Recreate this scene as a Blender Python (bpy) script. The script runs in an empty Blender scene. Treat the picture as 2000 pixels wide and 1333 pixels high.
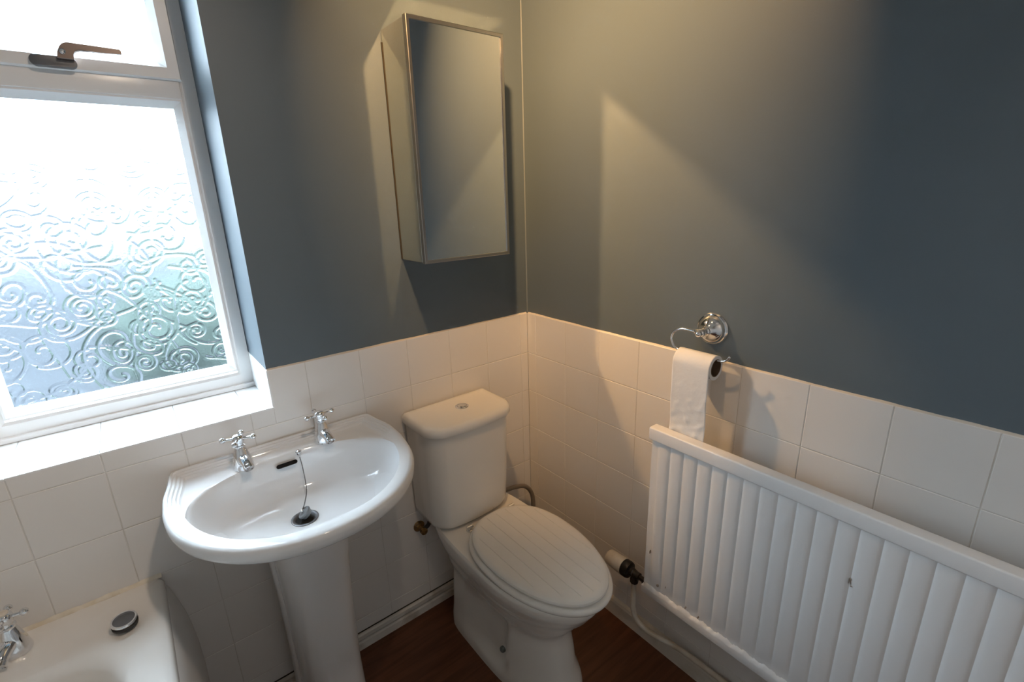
import bpy, bmesh, math, random
import numpy as np
from mathutils import Vector, Matrix
random.seed(7)
rng = np.random.default_rng(11)
S = bpy.context.scene
COL = S.collection
PI = math.pi

# ------------------------------------------------------------------ camera
cam_d = bpy.data.cameras.new('camera')
cam = bpy.data.objects.new('camera', cam_d)
COL.objects.link(cam)
S.camera = cam
F_PX, PITCH, YAW, ROLL = 945.37, 0.2935, 0.6663, -0.0313
fw = Vector((math.sin(YAW)*math.cos(PITCH), math.cos(YAW)*math.cos(PITCH), -math.sin(PITCH)))
rt = Vector((math.cos(YAW), -math.sin(YAW), 0))
up = rt.cross(fw)
r2 = rt*math.cos(ROLL) + up*math.sin(ROLL)
u2 = -rt*math.sin(ROLL) + up*math.cos(ROLL)
M = Matrix((r2, u2, -fw)).transposed().to_4x4()
M.translation = Vector((-1.1053, -1.3114, 1.4235))
cam.matrix_world = M
cam_d.sensor_width = 36.0
cam_d.lens = F_PX/2000*36
cam_d.clip_start = 0.02
cam_d.clip_end = 200

# ------------------------------------------------------------------ light
SKY = 32.0          # overcast daylight outside the window
LAMP_W = 9.0       # the ceiling spot aimed at the corner
FILL_W = 2.0       # window head of the bar, and an unseen third added as bounce fill
world = bpy.data.worlds.new('overcast_sky')
S.world = world
world.use_nodes = True
bg = world.node_tree.nodes['Background']
bg.inputs[0].default_value = (0.70, 0.86, 1.0, 1)
wn = world.node_tree                      # CIE overcast sky: zenith three times the horizon
geo = wn.nodes.new('ShaderNodeNewGeometry'); sep = wn.nodes.new('ShaderNodeSeparateXYZ')
mx = wn.nodes.new('ShaderNodeMath'); mx.operation = 'MAXIMUM'; mx.inputs[1].default_value = 0.0
ma = wn.nodes.new('ShaderNodeMath'); ma.operation = 'MULTIPLY_ADD'
ma.inputs[1].default_value = SKY*2/3; ma.inputs[2].default_value = SKY/3
tcw = wn.nodes.new('ShaderNodeTexCoord')
wn.links.new(tcw.outputs['Generated'], sep.inputs[0])
wn.links.new(sep.outputs['Z'], mx.inputs[0]); wn.links.new(mx.outputs[0], ma.inputs[0])
wn.links.new(ma.outputs[0], bg.inputs[1])
wn.nodes.remove(geo)
S.view_settings.view_transform = 'Standard'
S.view_settings.look = 'None'
S.view_settings.exposure = 0.0
S.view_settings.gamma = 1.0
S.view_settings.use_curve_mapping = False
cy = S.cycles
cy.use_denoising = True
try:
    cy.denoiser = 'OPENIMAGEDENOISE'
    cy.denoising_input_passes = 'RGB_ALBEDO_NORMAL'
except Exception:
    pass
cy.max_bounces = 8
cy.diffuse_bounces = 4
cy.glossy_bounces = 5
cy.transmission_bounces = 5
cy.caustics_reflective = True
cy.caustics_refractive = True
cy.blur_glossy = 0.0
cy.sample_clamp_indirect = 0.0
cy.sample_clamp_direct = 0.0
cy.use_adaptive_sampling = True
cy.adaptive_threshold = 0.03
cy.adaptive_min_samples = 20
cy.time_limit = 720.0
cy.use_guiding = True
cy.use_surface_guiding = True
cy.guiding_training_samples = 64

# ------------------------------------------------------------------ materials
def mat(name, color, rough=0.5, metal=0.0, **kw):
    m = bpy.data.materials.new(name)
    m.use_nodes = True
    b = m.node_tree.nodes['Principled BSDF']
    b.inputs['Base Color'].default_value = (*color, 1)
    b.inputs['Roughness'].default_value = rough
    b.inputs['Metallic'].default_value = metal
    for k, v in kw.items():
        b.inputs[k.replace('_', ' ')].default_value = v
    return m

def noise_bump(m, scale, strength, dist=0.001, detail=4):
    nt = m.node_tree
    b = nt.nodes['Principled BSDF']
    tc = nt.nodes.new('ShaderNodeTexCoord')
    n = nt.nodes.new('ShaderNodeTexNoise')
    n.inputs['Scale'].default_value = scale
    n.inputs['Detail'].default_value = detail
    bp = nt.nodes.new('ShaderNodeBump')
    bp.inputs['Strength'].default_value = strength
    bp.inputs['Distance'].default_value = dist
    nt.links.new(tc.outputs['Object'], n.inputs['Vector'])
    nt.links.new(n.outputs['Fac'], bp.inputs['Height'])
    nt.links.new(bp.outputs['Normal'], b.inputs['Normal'])
    return m

def noise_mix(m, ca, cb, scale, lo=0.35, hi=0.65, stretch=(1, 1, 1), detail=5):
    nt = m.node_tree
    b = nt.nodes['Principled BSDF']
    tc = nt.nodes.new('ShaderNodeTexCoord')
    mp = nt.nodes.new('ShaderNodeMapping')
    mp.inputs['Scale'].default_value = stretch
    n = nt.nodes.new('ShaderNodeTexNoise')
    n.inputs['Scale'].default_value = scale
    n.inputs['Detail'].default_value = detail
    r = nt.nodes.new('ShaderNodeValToRGB')
    r.color_ramp.elements[0].position = lo
    r.color_ramp.elements[1].position = hi
    r.color_ramp.elements[0].color = (*ca, 1)
    r.color_ramp.elements[1].color = (*cb, 1)
    nt.links.new(tc.outputs['Object'], mp.inputs['Vector'])
    nt.links.new(mp.outputs['Vector'], n.inputs['Vector'])
    nt.links.new(n.outputs['Fac'], r.inputs['Fac'])
    nt.links.new(r.outputs['Color'], b.inputs['Base Color'])
    return m

PAINT = noise_bump(mat('slate_blue_paint', (0.112, 0.143, 0.166), 0.48, Specular_IOR_Level=0.4), 220, 0.12)
CEIL = mat('white_ceiling_paint', (0.78, 0.77, 0.74), 0.8)
GROUT = noise_mix(mat('grout', (0.6, 0.57, 0.52), 0.85), (0.56, 0.53, 0.48), (0.70, 0.68, 0.65), 9)
TILE = noise_bump(mat('white_glazed_tile', (0.74, 0.72, 0.695), 0.30), 26, 0.10, 0.002, 2)
SILLT = mat('white_sill_tile', (0.80, 0.80, 0.79), 0.25)
CAULK = noise_mix(mat('cream_caulk', (0.75, 0.66, 0.5), 0.5), (0.66, 0.58, 0.45), (0.78, 0.73, 0.64), 30)
CERAMIC = mat('white_glazed_ceramic', (0.73, 0.735, 0.74), 0.06, Specular_IOR_Level=0.6)
CREAM = mat('cream_toilet_ceramic', (0.82, 0.795, 0.745), 0.10, Specular_IOR_Level=0.55)
SEATP = mat('off_white_seat_plastic', (0.86, 0.835, 0.785), 0.20)
BATHP = noise_mix(mat('white_bath_acrylic', (0.8, 0.78, 0.74), 0.14), (0.76, 0.72, 0.66), (0.82, 0.81, 0.79), 3)
PANELP = mat('white_bath_panel', (0.72, 0.70, 0.67), 0.35)
DULL = mat('dull_steel', (0.16, 0.16, 0.165), 0.45, 0.6)
CHROME = mat('polished_chrome', (0.80, 0.81, 0.83), 0.06, 1.0)
STEEL = mat('polished_steel_side', (0.80, 0.80, 0.74), 0.025, 1.0)
ALU = mat('brushed_aluminium_frame', (0.45, 0.44, 0.42), 0.3, 1.0)
MIRROR = mat('mirror_glass', (0.94, 0.955, 0.94), 0.0, 1.0)
UPVC = mat('white_upvc', (0.78, 0.77, 0.76), 0.28)
RADP = noise_bump(mat('white_radiator_gloss', (0.83, 0.82, 0.815), 0.33), 60, 0.25, 0.001)
RADCHIP = mat('chipped_paint', (0.34, 0.29, 0.25), 0.8)
SKIRT = noise_mix(mat('dirty_white_skirting', (0.6, 0.57, 0.52), 0.45), (0.36, 0.31, 0.25), (0.66, 0.63, 0.58), 14, 0.25, 0.5)
SKIRTR = noise_mix(mat('cream_skirting', (0.6, 0.55, 0.47), 0.45), (0.50, 0.44, 0.35), (0.66, 0.62, 0.55), 10, 0.25, 0.5)
PIPEP = noise_mix(mat('cream_painted_pipe', (0.66, 0.6, 0.5), 0.35), (0.55, 0.47, 0.36), (0.7, 0.66, 0.58), 18)
BLACK = mat('black_plastic', (0.012, 0.012, 0.013), 0.35)
DARKV = mat('dark_bronze_valve', (0.06, 0.052, 0.05), 0.35, 0.6)
BRASS = noise_mix(mat('corroded_brass', (0.35, 0.2, 0.07), 0.5, 0.7), (0.10, 0.06, 0.03), (0.45, 0.27, 0.09), 60)
HOSE = mat('grey_brown_hose', (0.20, 0.175, 0.15), 0.4)
RUBBER = mat('black_rubber', (0.018, 0.018, 0.018), 0.5)
GREYR = mat('grey_plug_rubber', (0.16, 0.17, 0.18), 0.35)
HOLE = mat('dark_hole', (0.01, 0.009, 0.008), 0.9)
PAPER = noise_bump(mat('white_toilet_paper', (0.80, 0.80, 0.80), 0.9), 90, 0.35, 0.002)
CARD = mat('brown_cardboard', (0.16, 0.10, 0.06), 0.9)
BRONZE = mat('bronze_handle', (0.24, 0.195, 0.175), 0.28, 1.0)
BOLTG = mat('grey_bolt_cap', (0.16, 0.18, 0.17), 0.4)
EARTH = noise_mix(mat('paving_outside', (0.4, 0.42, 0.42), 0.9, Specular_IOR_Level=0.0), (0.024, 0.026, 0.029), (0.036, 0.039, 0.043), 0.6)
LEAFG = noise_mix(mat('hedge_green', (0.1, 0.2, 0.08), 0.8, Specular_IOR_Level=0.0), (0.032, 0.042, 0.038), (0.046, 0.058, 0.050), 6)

def wood():
    m = mat('red_brown_laminate', (0.2, 0.07, 0.03), 0.34)
    nt = m.node_tree
    b = nt.nodes['Principled BSDF']
    tc = nt.nodes.new('ShaderNodeTexCoord')
    mp = nt.nodes.new('ShaderNodeMapping')
    mp.inputs['Scale'].default_value = (2.0, 24.0, 1.0)
    n = nt.nodes.new('ShaderNodeTexNoise')
    n.inputs['Scale'].default_value = 2.2
    n.inputs['Detail'].default_value = 8
    n.inputs['Distortion'].default_value = 0.8
    r = nt.nodes.new('ShaderNodeValToRGB')
    e = r.color_ramp.elements
    e[0].position, e[1].position = 0.3, 0.72
    e[0].color = (0.085, 0.028, 0.012, 1)
    e[1].color = (0.16, 0.06, 0.028, 1)
    nt.links.new(tc.outputs['Object'], mp.inputs['Vector'])
    nt.links.new(mp.outputs['Vector'], n.inputs['Vector'])
    nt.links.new(n.outputs['Fac'], r.inputs['Fac'])
    nt.links.new(r.outputs['Color'], b.inputs['Base Color'])
    return m
WOOD = wood()

def glass_mat():
    m = bpy.data.materials.new('obscure_glass')
    m.use_nodes = True
    b = m.node_tree.nodes['Principled BSDF']
    b.inputs['Base Color'].default_value = (0.97, 0.985, 0.99, 1)
    b.inputs['Roughness'].default_value = 0.19
    b.inputs['IOR'].default_value = 1.33
    b.inputs['Transmission Weight'].default_value = 1.0
    return m
GLASS = glass_mat()

# ------------------------------------------------------------------ mesh helpers
def link_mesh(name, me, material, parent=None, smooth=None):
    o = bpy.data.objects.new(name, me)
    COL.objects.link(o)
    if material is not None and not me.materials:
        me.materials.append(material)
    if parent is not None:
        o.parent = parent
    if smooth is not None:
        me.shade_smooth()
        me.set_sharp_from_angle(angle=math.radians(smooth))
    return o

def from_bm(name, bm, material, parent=None, smooth=None, recalc=True):
    if recalc:
        bmesh.ops.recalc_face_normals(bm, faces=bm.faces[:])
    me = bpy.data.meshes.new(name)
    bm.to_mesh(me)
    bm.free()
    return link_mesh(name, me, material, parent, smooth)

def pyd(name, v, f, material, parent=None, smooth=None):
    bm = bmesh.new()
    vs = [bm.verts.new(p) for p in v]
    for q in f:
        try:
            bm.faces.new([vs[i] for i in q])
        except ValueError:
            pass
    return from_bm(name, bm, material, parent, smooth)

def add_box(bm, a, b, bevel=0.0, seg=2):
    x0, x1 = sorted((a[0], b[0])); y0, y1 = sorted((a[1], b[1])); z0, z1 = sorted((a[2], b[2]))
    r = bmesh.ops.create_cube(bm, size=1.0)
    vs = r['verts']
    for v in vs:
        v.co = Vector(((x0+x1)/2+v.co.x*(x1-x0), (y0+y1)/2+v.co.y*(y1-y0), (z0+z1)/2+v.co.z*(z1-z0)))
    if bevel > 0:
        es = list({e for v in vs for e in v.link_edges})
        bmesh.ops.bevel(bm, geom=es, offset=bevel, segments=seg, affect='EDGES', profile=0.5)

def box(name, a, b, material, parent=None, bevel=0.0, seg=2):
    bm = bmesh.new()
    add_box(bm, a, b, bevel, seg)
    return from_bm(name, bm, material, parent, 40 if bevel else None)

def add_loft(bm, loops, cap0=True, cap1=True, closed=True):
    rings = [[bm.verts.new(p) for p in lp] for lp in loops]
    n = len(rings[0])
    for a, b in zip(rings[:-1], rings[1:]):
        for i in range(n if closed else n-1):
            j = (i+1) % n
            bm.faces.new((a[i], a[j], b[j], b[i]))
    if cap0: bm.faces.new(rings[0][::-1])
    if cap1: bm.faces.new(rings[-1])
    return rings

def add_lathe(bm, prof, n=32, mtx=None, cap0=True, cap1=True):
    mtx = mtx or Matrix.Identity(4)
    loops = []
    for r, z in prof:
        r = max(r, 1e-5)
        loops.append([mtx @ Vector((r*math.cos(2*PI*i/n), r*math.sin(2*PI*i/n), z)) for i in range(n)])
    return add_loft(bm, loops, cap0, cap1)

def axis_mtx(origin, direction):
    d = Vector(direction).normalized()
    q = Vector((0, 0, 1)).rotation_difference(d)
    return Matrix.Translation(origin) @ q.to_matrix().to_4x4()

def smooth_path(pts, sub=8):
    P = [Vector(p) for p in pts]
    if len(P) < 3: return P
    out = []
    for i in range(len(P)-1):
        p0 = P[max(i-1, 0)]; p1 = P[i]; p2 = P[i+1]; p3 = P[min(i+2, len(P)-1)]
        for k in range(sub):
            t = k/sub
            out.append(0.5*((2*p1)+(-p0+p2)*t+(2*p0-5*p1+4*p2-p3)*t*t+(-p0+3*p1-3*p2+p3)*t**3))
    out.append(P[-1])
    return out

def add_tube(bm, pts, rad, n=12, cap=True):
    P = [Vector(p) for p in pts]
    rads = rad if isinstance(rad, (list, tuple)) else [rad]*len(P)
    t0 = (P[1]-P[0]).normalized()
    ref = Vector((0, 0, 1)) if abs(t0.z) < 0.9 else Vector((1, 0, 0))
    nrm = t0.cross(ref).normalized()
    loops = []
    for i, p in enumerate(P):
        t = (P[min(i+1, len(P)-1)]-P[max(i-1, 0)]).normalized()
        nrm = (nrm - t*nrm.dot(t)).normalized()
        b = t.cross(nrm)
        loops.append([p+(nrm*math.cos(2*PI*k/n)+b*math.sin(2*PI*k/n))*rads[i] for k in range(n)])
    return add_loft(bm, loops, cap, cap)

def add_sphere(bm, c, r, u=12, v=8, sc=(1, 1, 1)):
    q = bmesh.ops.create_uvsphere(bm, u_segments=u, v_segments=v, radius=r)
    for w in q['verts']:
        w.co = Vector((c[0]+w.co.x*sc[0], c[1]+w.co.y*sc[1], c[2]+w.co.z*sc[2]))

def add_extrude(bm, prof, a, b, fn):
    """closed profile (list of 2-tuples) swept from a to b; fn(p, s) -> 3-D point"""
    add_loft(bm, [[fn(p, a) for p in prof], [fn(p, b) for p in prof]])

def empty(name, loc=(0, 0, 0), rz=0.0):
    o = bpy.data.objects.new(name, None)
    COL.objects.link(o)
    o.location = loc
    o.rotation_euler = (0, 0, rz)
    o.empty_display_size = 0.05
    return o

def tag(o, label=None, cat=None, group=None, kind=None):
    if label: o['label'] = label
    if cat: o['category'] = cat
    if group: o['group'] = group
    if kind: o['kind'] = kind
    return o

# ------------------------------------------------------------------ room shell
T = 1.01           # top of the tiling
PY = 0.006         # painted plaster lies behind the tile faces
RX0, RY0, RZ = -1.89, -2.25, 2.40
WX1, WX0 = -0.877, -1.432         # window opening (right, left)
WZ0, WZ1 = 0.908, 2.06            # sill, head
WD = 0.31                         # wall thickness at the window

tag(box('floor', (RX0-.1, RY0-.1, -0.05), (0.1, 0.1, 0), WOOD), 'red-brown wood-grain laminate floor in front of the toilet', 'floor', kind='structure')
tag(box('ceiling', (RX0-.1, RY0-.1, RZ), (0.1, WD, RZ+.06), CEIL), 'plain white ceiling above the blue walls', 'ceiling', kind='structure')

bm = bmesh.new()
add_box(bm, (WX1, PY, -0.02), (0.10, WD, RZ))
add_box(bm, (RX0-.1, PY, -0.02), (WX0, WD, RZ))
add_box(bm, (WX0, PY, -0.02), (WX1, WD, WZ0-.008))
add_box(bm, (WX0, PY, WZ1), (WX1, WD, RZ))
wall_back = tag(from_bm('wall_back', bm, PAINT), 'slate blue wall with the window above white tiles', 'wall', kind='structure')
wall_right = tag(box('wall_right', (PY, RY0-.1, -0.02), (0.12, PY, RZ), PAINT), 'slate blue wall above white tiles behind the radiator', 'wall', kind='structure')
tag(box('wall_left', (RX0-.12, RY0-.1, -0.02), (RX0, PY, RZ), TILE), 'white tiled wall along the far side of the bath', 'wall', kind='structure')
tag(box('wall_front', (RX0-.1, RY0-.12, -0.02), (0.1, RY0, RZ), TILE), 'white tiled wall behind the photographer', 'wall', kind='structure')

# grout bed behind the tiles
bm = bmesh.new()
add_box(bm, (RX0, PY, 0), (0, 0.0010, WZ0-.002))
add_box(bm, (WX1+.001, PY, WZ0-.002), (0, 0.0010, T-.001))
from_bm('grout_bed', bm, GROUT, wall_back)
box('grout_bed', (PY, RY0, 0), (0.0010, 0.0010, T-.001), GROUT, wall_right)

G = 0.0008          # half joint
CH = 0.0011         # chamfer of a tile's edge
tile_cache = {}
def tile_mesh(w, h, m):
    """flat tile: local u along x (0..w), v along z (0..h), face at y=0, back at y=+.005"""
    key = (round(w, 4), round(h, 4), m.name)
    if key in tile_cache: return tile_cache[key]
    c = CH
    v = [(0, .005, 0), (w, .005, 0), (w, .005, h), (0, .005, h),
         (0, .0008, 0), (w, .0008, 0), (w, .0008, h), (0, .0008, h),
         (c, 0, c), (w-c, 0, c), (w-c, 0, h-c), (c, 0, h-c)]
    f = [(8, 9, 10, 11)]
    for i in range(4):
        j = (i+1) % 4
        f += [(4+i, 4+j, 8+j, 8+i), (i, j, 4+j, 4+i)]
    me = bpy.data.meshes.new('tile')
    me.from_pydata(v, [], f)
    me.materials.append(m)
    tile_cache[key] = me
    return me

def put_tile(parent, org, w, h, rz=0.0, rx=0.0, m=TILE, name='tile'):
    if w < 0.004 or h < 0.004: return
    o = bpy.data.objects.new(name, tile_mesh(w, h, m))
    COL.objects.link(o)
    o.parent = parent
    # laid by hand: a hair proud, a hair tilted
    o.location = org
    o.rotation_euler = (rx + random.uniform(-.0004, .0004), 0, rz + random.uniform(-.0004, .0004))
    return o

TW = 0.15
zrows = []
z = T
while z > 0.0:
    zrows.append((max(z-TW, 0.0), z))
    z -= TW
# window wall: joints at x = -.033 - .15 i
xs = [0.0] + [-0.0332-TW*i for i in range(13)] + [RX0]
for z0, z1 in zrows:
    if z1 < 0.05: continue
    for a, b in zip(xs[:-1], xs[1:]):
        x0, x1 = b+G, (a-G if a < -.001 else 0.0)
        za, zb = z0+G, z1-(G if z1 < T-.001 else 0)
        if zb > WZ0:                      # the row cut by the window opening
            if x1 <= WX1 and x0 >= WX0:
                zb = WZ0-.001
            elif x0 < WX1 < x1:
                put_tile(wall_back, (x0, 0, za), WX1-.0006-x0, WZ0-.001-za)
                x0 = WX1+.0006-.0012
            elif x0 < WX0 < x1:
                put_tile(wall_back, (WX0, 0, za), x1-WX0, WZ0-.001-za)
                x1 = WX0
        put_tile(wall_back, (x0, 0, za), x1-x0, zb-za)
# radiator wall: joints at y = -.046 - .15 k ; tiles face -x
ys = [0.0] + [-0.046-TW*k for k in range(15)] + [RY0]
for z0, z1 in zrows:
    if z1 < 0.05: continue
    for a, b in zip(ys[:-1], ys[1:]):
        a2 = a-G if a < -.001 else 0.0
        w = a2-(b+G)
        za, zb = z0+G, z1-(G if z1 < T-.001 else 0)
        put_tile(wall_right, (0, a2, za), w, zb-za, rz=-PI/2)
# window sill tiles and the low tiled strip of the reveal
YF = 0.215
sx = [WX1+.004, -0.9332-.0, -1.0832, -1.2332, -1.3832, WX0]
for a, b in zip(sx[:-1], sx[1:]):
    put_tile(wall_back, (b+.0005, -0.0005, WZ0), a-b-.001, YF+.02, rx=-PI/2, m=SILLT, name='sill_tile')
o = put_tile(wall_back, (WX1-.002, YF+.02, WZ0+.001), YF+.02, T-WZ0-.001, rz=-PI/2, m=SILLT, name='reveal_tile')

put_tile(wall_back, (WX0+.002, -.0005, WZ0+.001), YF+.02, T-WZ0-.001, rz=PI/2, m=SILLT, name='reveal_tile')
# painted joint in the corner, and the thin bead of caulk on top of the tiles
bm = bmesh.new()
add_loft(bm, [[(PY, PY-.0025, zz), (PY-.0025, PY, zz), (PY+.002, PY+.002, zz)] for zz in (T, RZ)])
from_bm('corner_bead', bm, mat('corner_filler', (0.15, 0.175, 0.19), 0.6), wall_right)
def wobble_strip(fn, n, mtl, parent):
    bm = bmesh.new(); loops = []
    for i in range(n+1):
        s = i/n
        d = 0.0008+0.0004*math.sin(i*.37)+0.0004*math.sin(i*.11+1)+random.uniform(-.0003, .0003)
        loops.append([fn(s, 0.0005, 0), fn(s, PY, 0), fn(s, PY, 0.0028+d), fn(s, 0.0022, 0.0012+d*.4)])
    add_loft(bm, loops)
    return from_bm('caulk_line', bm, mtl, parent, 60)
CAULKW = mat('white_caulk', (0.66, 0.60, 0.52), 0.5)
wobble_strip(lambda s, d, h: Vector((-0.001+s*(WX1+.001), d, T+h-.0005)), 90, CAULKW, wall_back)
wobble_strip(lambda s, d, h: Vector((d, -0.001+s*(-1.7), T+h-.0005)), 170, CAULKW, wall_right)

# skirtings
bm = bmesh.new()
prof = [(0.001, 0.0), (-.013, 0.0), (-.013, .026), (-.009, .031), (-.004, .0325), (-.004, .0385), (-.012, .0395), (-.0125, .054), (-.008, .0585), (0.001, .060)]
add_extrude(bm, prof, -1.15, -0.002, lambda p, s: Vector((s, p[0], p[1])))
bsk = tag(from_bm('baseboard_back', bm, SKIRT), 'grubby grooved white skirting under the tiles behind the pedestal', 'skirting', kind='structure')
GAP_SHADE = mat('gap_shade_brown', (0.035, 0.028, 0.022), 0.9)  # dark brown strips paint the shade in the groove and top joint
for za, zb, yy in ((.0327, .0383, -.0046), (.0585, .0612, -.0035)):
    box('shadow_gap_strip', (-1.15, 0.0008, za), (-0.002, yy, zb), GAP_SHADE, bsk)
bm = bmesh.new()
prof = [(0.001, 0.0), (-.016, 0.0), (-.016, .052), (-.012, .060), (0.001, .062)]
add_extrude(bm, prof, RY0+.002, -0.014, lambda p, s: Vector((p[0], s, p[1])))
tag(from_bm('baseboard_right', bm, SKIRTR), 'plain cream skirting board under the radiator', 'skirting', kind='structure')

# ------------------------------------------------------------------ window
win = tag(empty('window_1', ((WX0+WX1)/2, YF, WZ0)), 'white framed window with swirl-patterned obscure glass and small top opener', 'window', kind='structure')
WL = Vector(win.location)
def wp(name, bm, m, parent=None, smooth=None):
    bmesh.ops.translate(bm, verts=bm.verts[:], vec=-WL)
    return from_bm(name, bm, m, parent or win, smooth)

def ring_frame(bm, x0, x1, z0, z1, prof):
    """mitred rectangular frame: prof = [(inset, y), ...] closed profile"""
    loops = []
    for cx, cz, sx_, sz_ in ((x0, z0, 1, 1), (x1, z0, -1, 1), (x1, z1, -1, -1), (x0, z1, 1, -1)):
        loops.append([Vector((cx+sx_*i, y, cz+sz_*i)) for i, y in prof])
    rings = [[bm.verts.new(p) for p in lp] for lp in loops]
    n = len(prof)
    for k in range(4):
        a, b = rings[k], rings[(k+1) % 4]
        for i in range(n):
            j = (i+1) % n
            bm.faces.new((a[i], a[j], b[j], b[i]))
FX0, FX1 = WX0+.002, WX1-.002
TZ = 1.694                         # middle of the transom
YB = YF+.065
bm = bmesh.new()
ring_frame(bm, FX0, FX1, 0.920, WZ1-.002, [(0, YF), (.028, YF), (.034, YF+.006), (.034, YB), (0, YB)])
wp('frame', bm, UPVC, smooth=30)
bm = bmesh.new()
add_box(bm, (FX0+.033, YF, TZ-.022), (FX1-.033, YB, TZ+.022), .003)
wp('transom', bm, UPVC, smooth=30)
bm = bmesh.new()
add_box(bm, (FX0-.001, YF-.012, WZ0+.0005), (FX1+.001, YB, 0.921), .002)
wp('sill_trim', bm, UPVC, smooth=30)
# glazing bead of the fixed light
LX0, LX1, LZ0, LZ1 = FX0+.034, FX1-.034, .960, TZ-.022
bm = bmesh.new()
ring_frame(bm, LX0, LX1, LZ0, LZ1, [(0, YF+.004), (.004, YF+.004), (.019, YF+.024), (.019, YF+.03), (0, YF+.03)])
wp('glazing_bead', bm, UPVC, smooth=20)
# top-hung sash
SX0, SX1, SZ0, SZ1 = FX0+.027, FX1-.027, TZ+.018, WZ1-.03
bm = bmesh.new()
ring_frame(bm, SX0, SX1, SZ0, SZ1, [(0, YF-.004), (.003, YF-.010), (.026, YF-.010), (.041, YF+.012), (.041, YF+.05), (0, YF+.05)])
sash = wp('sash', bm, UPVC, smooth=25)

# obscure glass: a sheet with swirls pressed into its room side
def swirl_height(w, h, nx, nz, count):
    H = np.zeros((nz, nx))
    dx, dz = w/(nx-1), h/(nz-1)
    R = 0.0042
    kx, kz = int(R/dx)+1, int(R/dz)+1
    def stamp(px, pz, amp=1.0):
        i, j = int(px/dx), int(pz/dz)
        i0, i1 = max(i-kx, 0), min(i+kx+2, nx); j0, j1 = max(j-kz, 0), min(j+kz+2, nz)
        if i0 >= i1 or j0 >= j1: return
        X = np.arange(i0, i1)*dx-px; Z = (np.arange(j0, j1)*dz-pz)[:, None]
        q = np.clip(1-(X*X+Z*Z)/R**2, 0, 1)
        H[j0:j1, i0:i1] = np.maximum(H[j0:j1, i0:i1], amp*np.sqrt(q))
    cs = []
    tries = 0
    while len(cs) < count and tries < 6000:
        tries += 1
        c = (rng.uniform(0, w), rng.uniform(0, h))
        r = rng.uniform(.022, .050)
        if all((c[0]-a)**2+(c[1]-b)**2 > (0.52*(r+q))**2 for a, b, q in cs):
            cs.append((c[0], c[1], r))
    for cx, cz, r in cs:
        turns = rng.choice([1.2, 1.5, 1.9, 2.3]); d = rng.choice([-1, 1]); ph = rng.uniform(0, 2*PI)
        ec = rng.uniform(.7, 1.0); rot = rng.uniform(0, PI)
        n = int(turns*2*PI*r/.0011)
        for t in np.linspace(0, 1, n):
            rr = r*(0.16+0.84*t**0.8)*(1+.06*math.sin(5*t+ph)); a = ph+d*2*PI*turns*t
            u, v = rr*math.cos(a), rr*ec*math.sin(a)
            stamp(cx+u*math.cos(rot)-v*math.sin(rot), cz+u*math.sin(rot)+v*math.cos(rot))
        # a tail that wanders off
        a = ph+d*2*PI*turns
        x, zz = cx+r*math.cos(a+rot), cz+r*math.sin(a+rot); th = a+rot+d*PI/2
        cv = d*rng.uniform(4, 14)
        for k in range(int(rng.uniform(60, 190))):
            x += .0011*math.cos(th); zz += .0011*math.sin(th)
            th += cv*.0011; cv += rng.uniform(-1.6, 1.6)
            stamp(x, zz)
    return H
def pane(name, x0, x1, z0, z1, yf, thick, count, parent, depth, res):
    w, h = x1-x0, z1-z0
    nx, nz = int(w/res), int(h/res)
    H = swirl_height(w, h, nx, nz, count)
    X, Z = np.meshgrid(np.linspace(x0, x1, nx), np.linspace(z0, z1, nz))
    fine = 0.00006*rng.standard_normal((nz, nx))
    front = np.stack([X, yf-depth*H+fine, Z], -1).reshape(-1, 3)
    back = np.array([(x0, yf+thick, z0), (x1, yf+thick, z0), (x1, yf+thick, z1), (x0, yf+thick, z1)])
    idx = np.arange(nx*nz).reshape(nz, nx)
    q = np.stack([idx[:-1, :-1], idx[:-1, 1:], idx[1:, 1:], idx[1:, :-1]], -1).reshape(-1, 4)
    b = nx*nz
    faces = q.tolist()
    bot = idx[0].tolist(); top = idx[-1].tolist(); le = idx[:, 0].tolist(); ri = idx[:, -1].tolist()
    faces += [(b+1, b, b+3, b+2), bot[::-1]+[b, b+1], top+[b+2, b+3], le+[b+3, b], ri[::-1]+[b+1, b+2]]
    me = bpy.data.meshes.new(name)
    me.from_pydata((np.concatenate([front, back])-np.array(WL)).tolist(), [], faces)
    me.polygons.foreach_set('use_smooth', np.array([True]*len(q)+[False]*5))
    me.update()
    return link_mesh(name, me, GLASS, parent)
p1 = pane('pane', LX0+.012, LX1-.012, LZ0+.012, LZ1-.012, YF+.030, .006, 84, win, .0024, .0016)
p2 = pane('pane', SX0+.034, SX1-.034, SZ0+.034, SZ1-.034, YF+.026, .006, 26, win, .0024, .0032)
p1['label'] = 'obscure glass with raised swirls and loops'

# handle of the top opener
hx, hz, hy = -1.105, 1.7245, YF-.010
h = empty('handle'); h.parent = win
bm = bmesh.new()
for a, b_, r in (((-.058, 0, 0), (-.004, 0, 0), .0115),):
    n = 10; loop = []
    for k in range(2*n+2):
        cxx = b_[0] if k <= n else a[0]
        an = -PI/2+PI*(k/n) if k <= n else PI/2+PI*((k-n-1)/n)
        loop.append((cxx+r*math.cos(an), r*math.sin(an)))
    add_loft(bm, [[Vector((hx+p[0]*s, hy-y, hz+p[1]*s)) for p in loop] for y, s in ((0, 1), (.009, 1), (.013, .86))])
h_base = wp('handle_base', bm, DULL, h, 40)
bm = bmesh.new()
ol = [(-1.128, 1.728), (-1.125, 1.741), (-1.121, 1.752), (-1.115, 1.759), (-1.107, 1.7625), (-1.06, 1.7615), (-1.018, 1.7605), (-1.015, 1.757), (-1.0155, 1.751), (-1.055, 1.7495), (-1.088, 1.7485), (-1.096, 1.745), (-1.100, 1.737), (-1.101, 1.728)]
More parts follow.
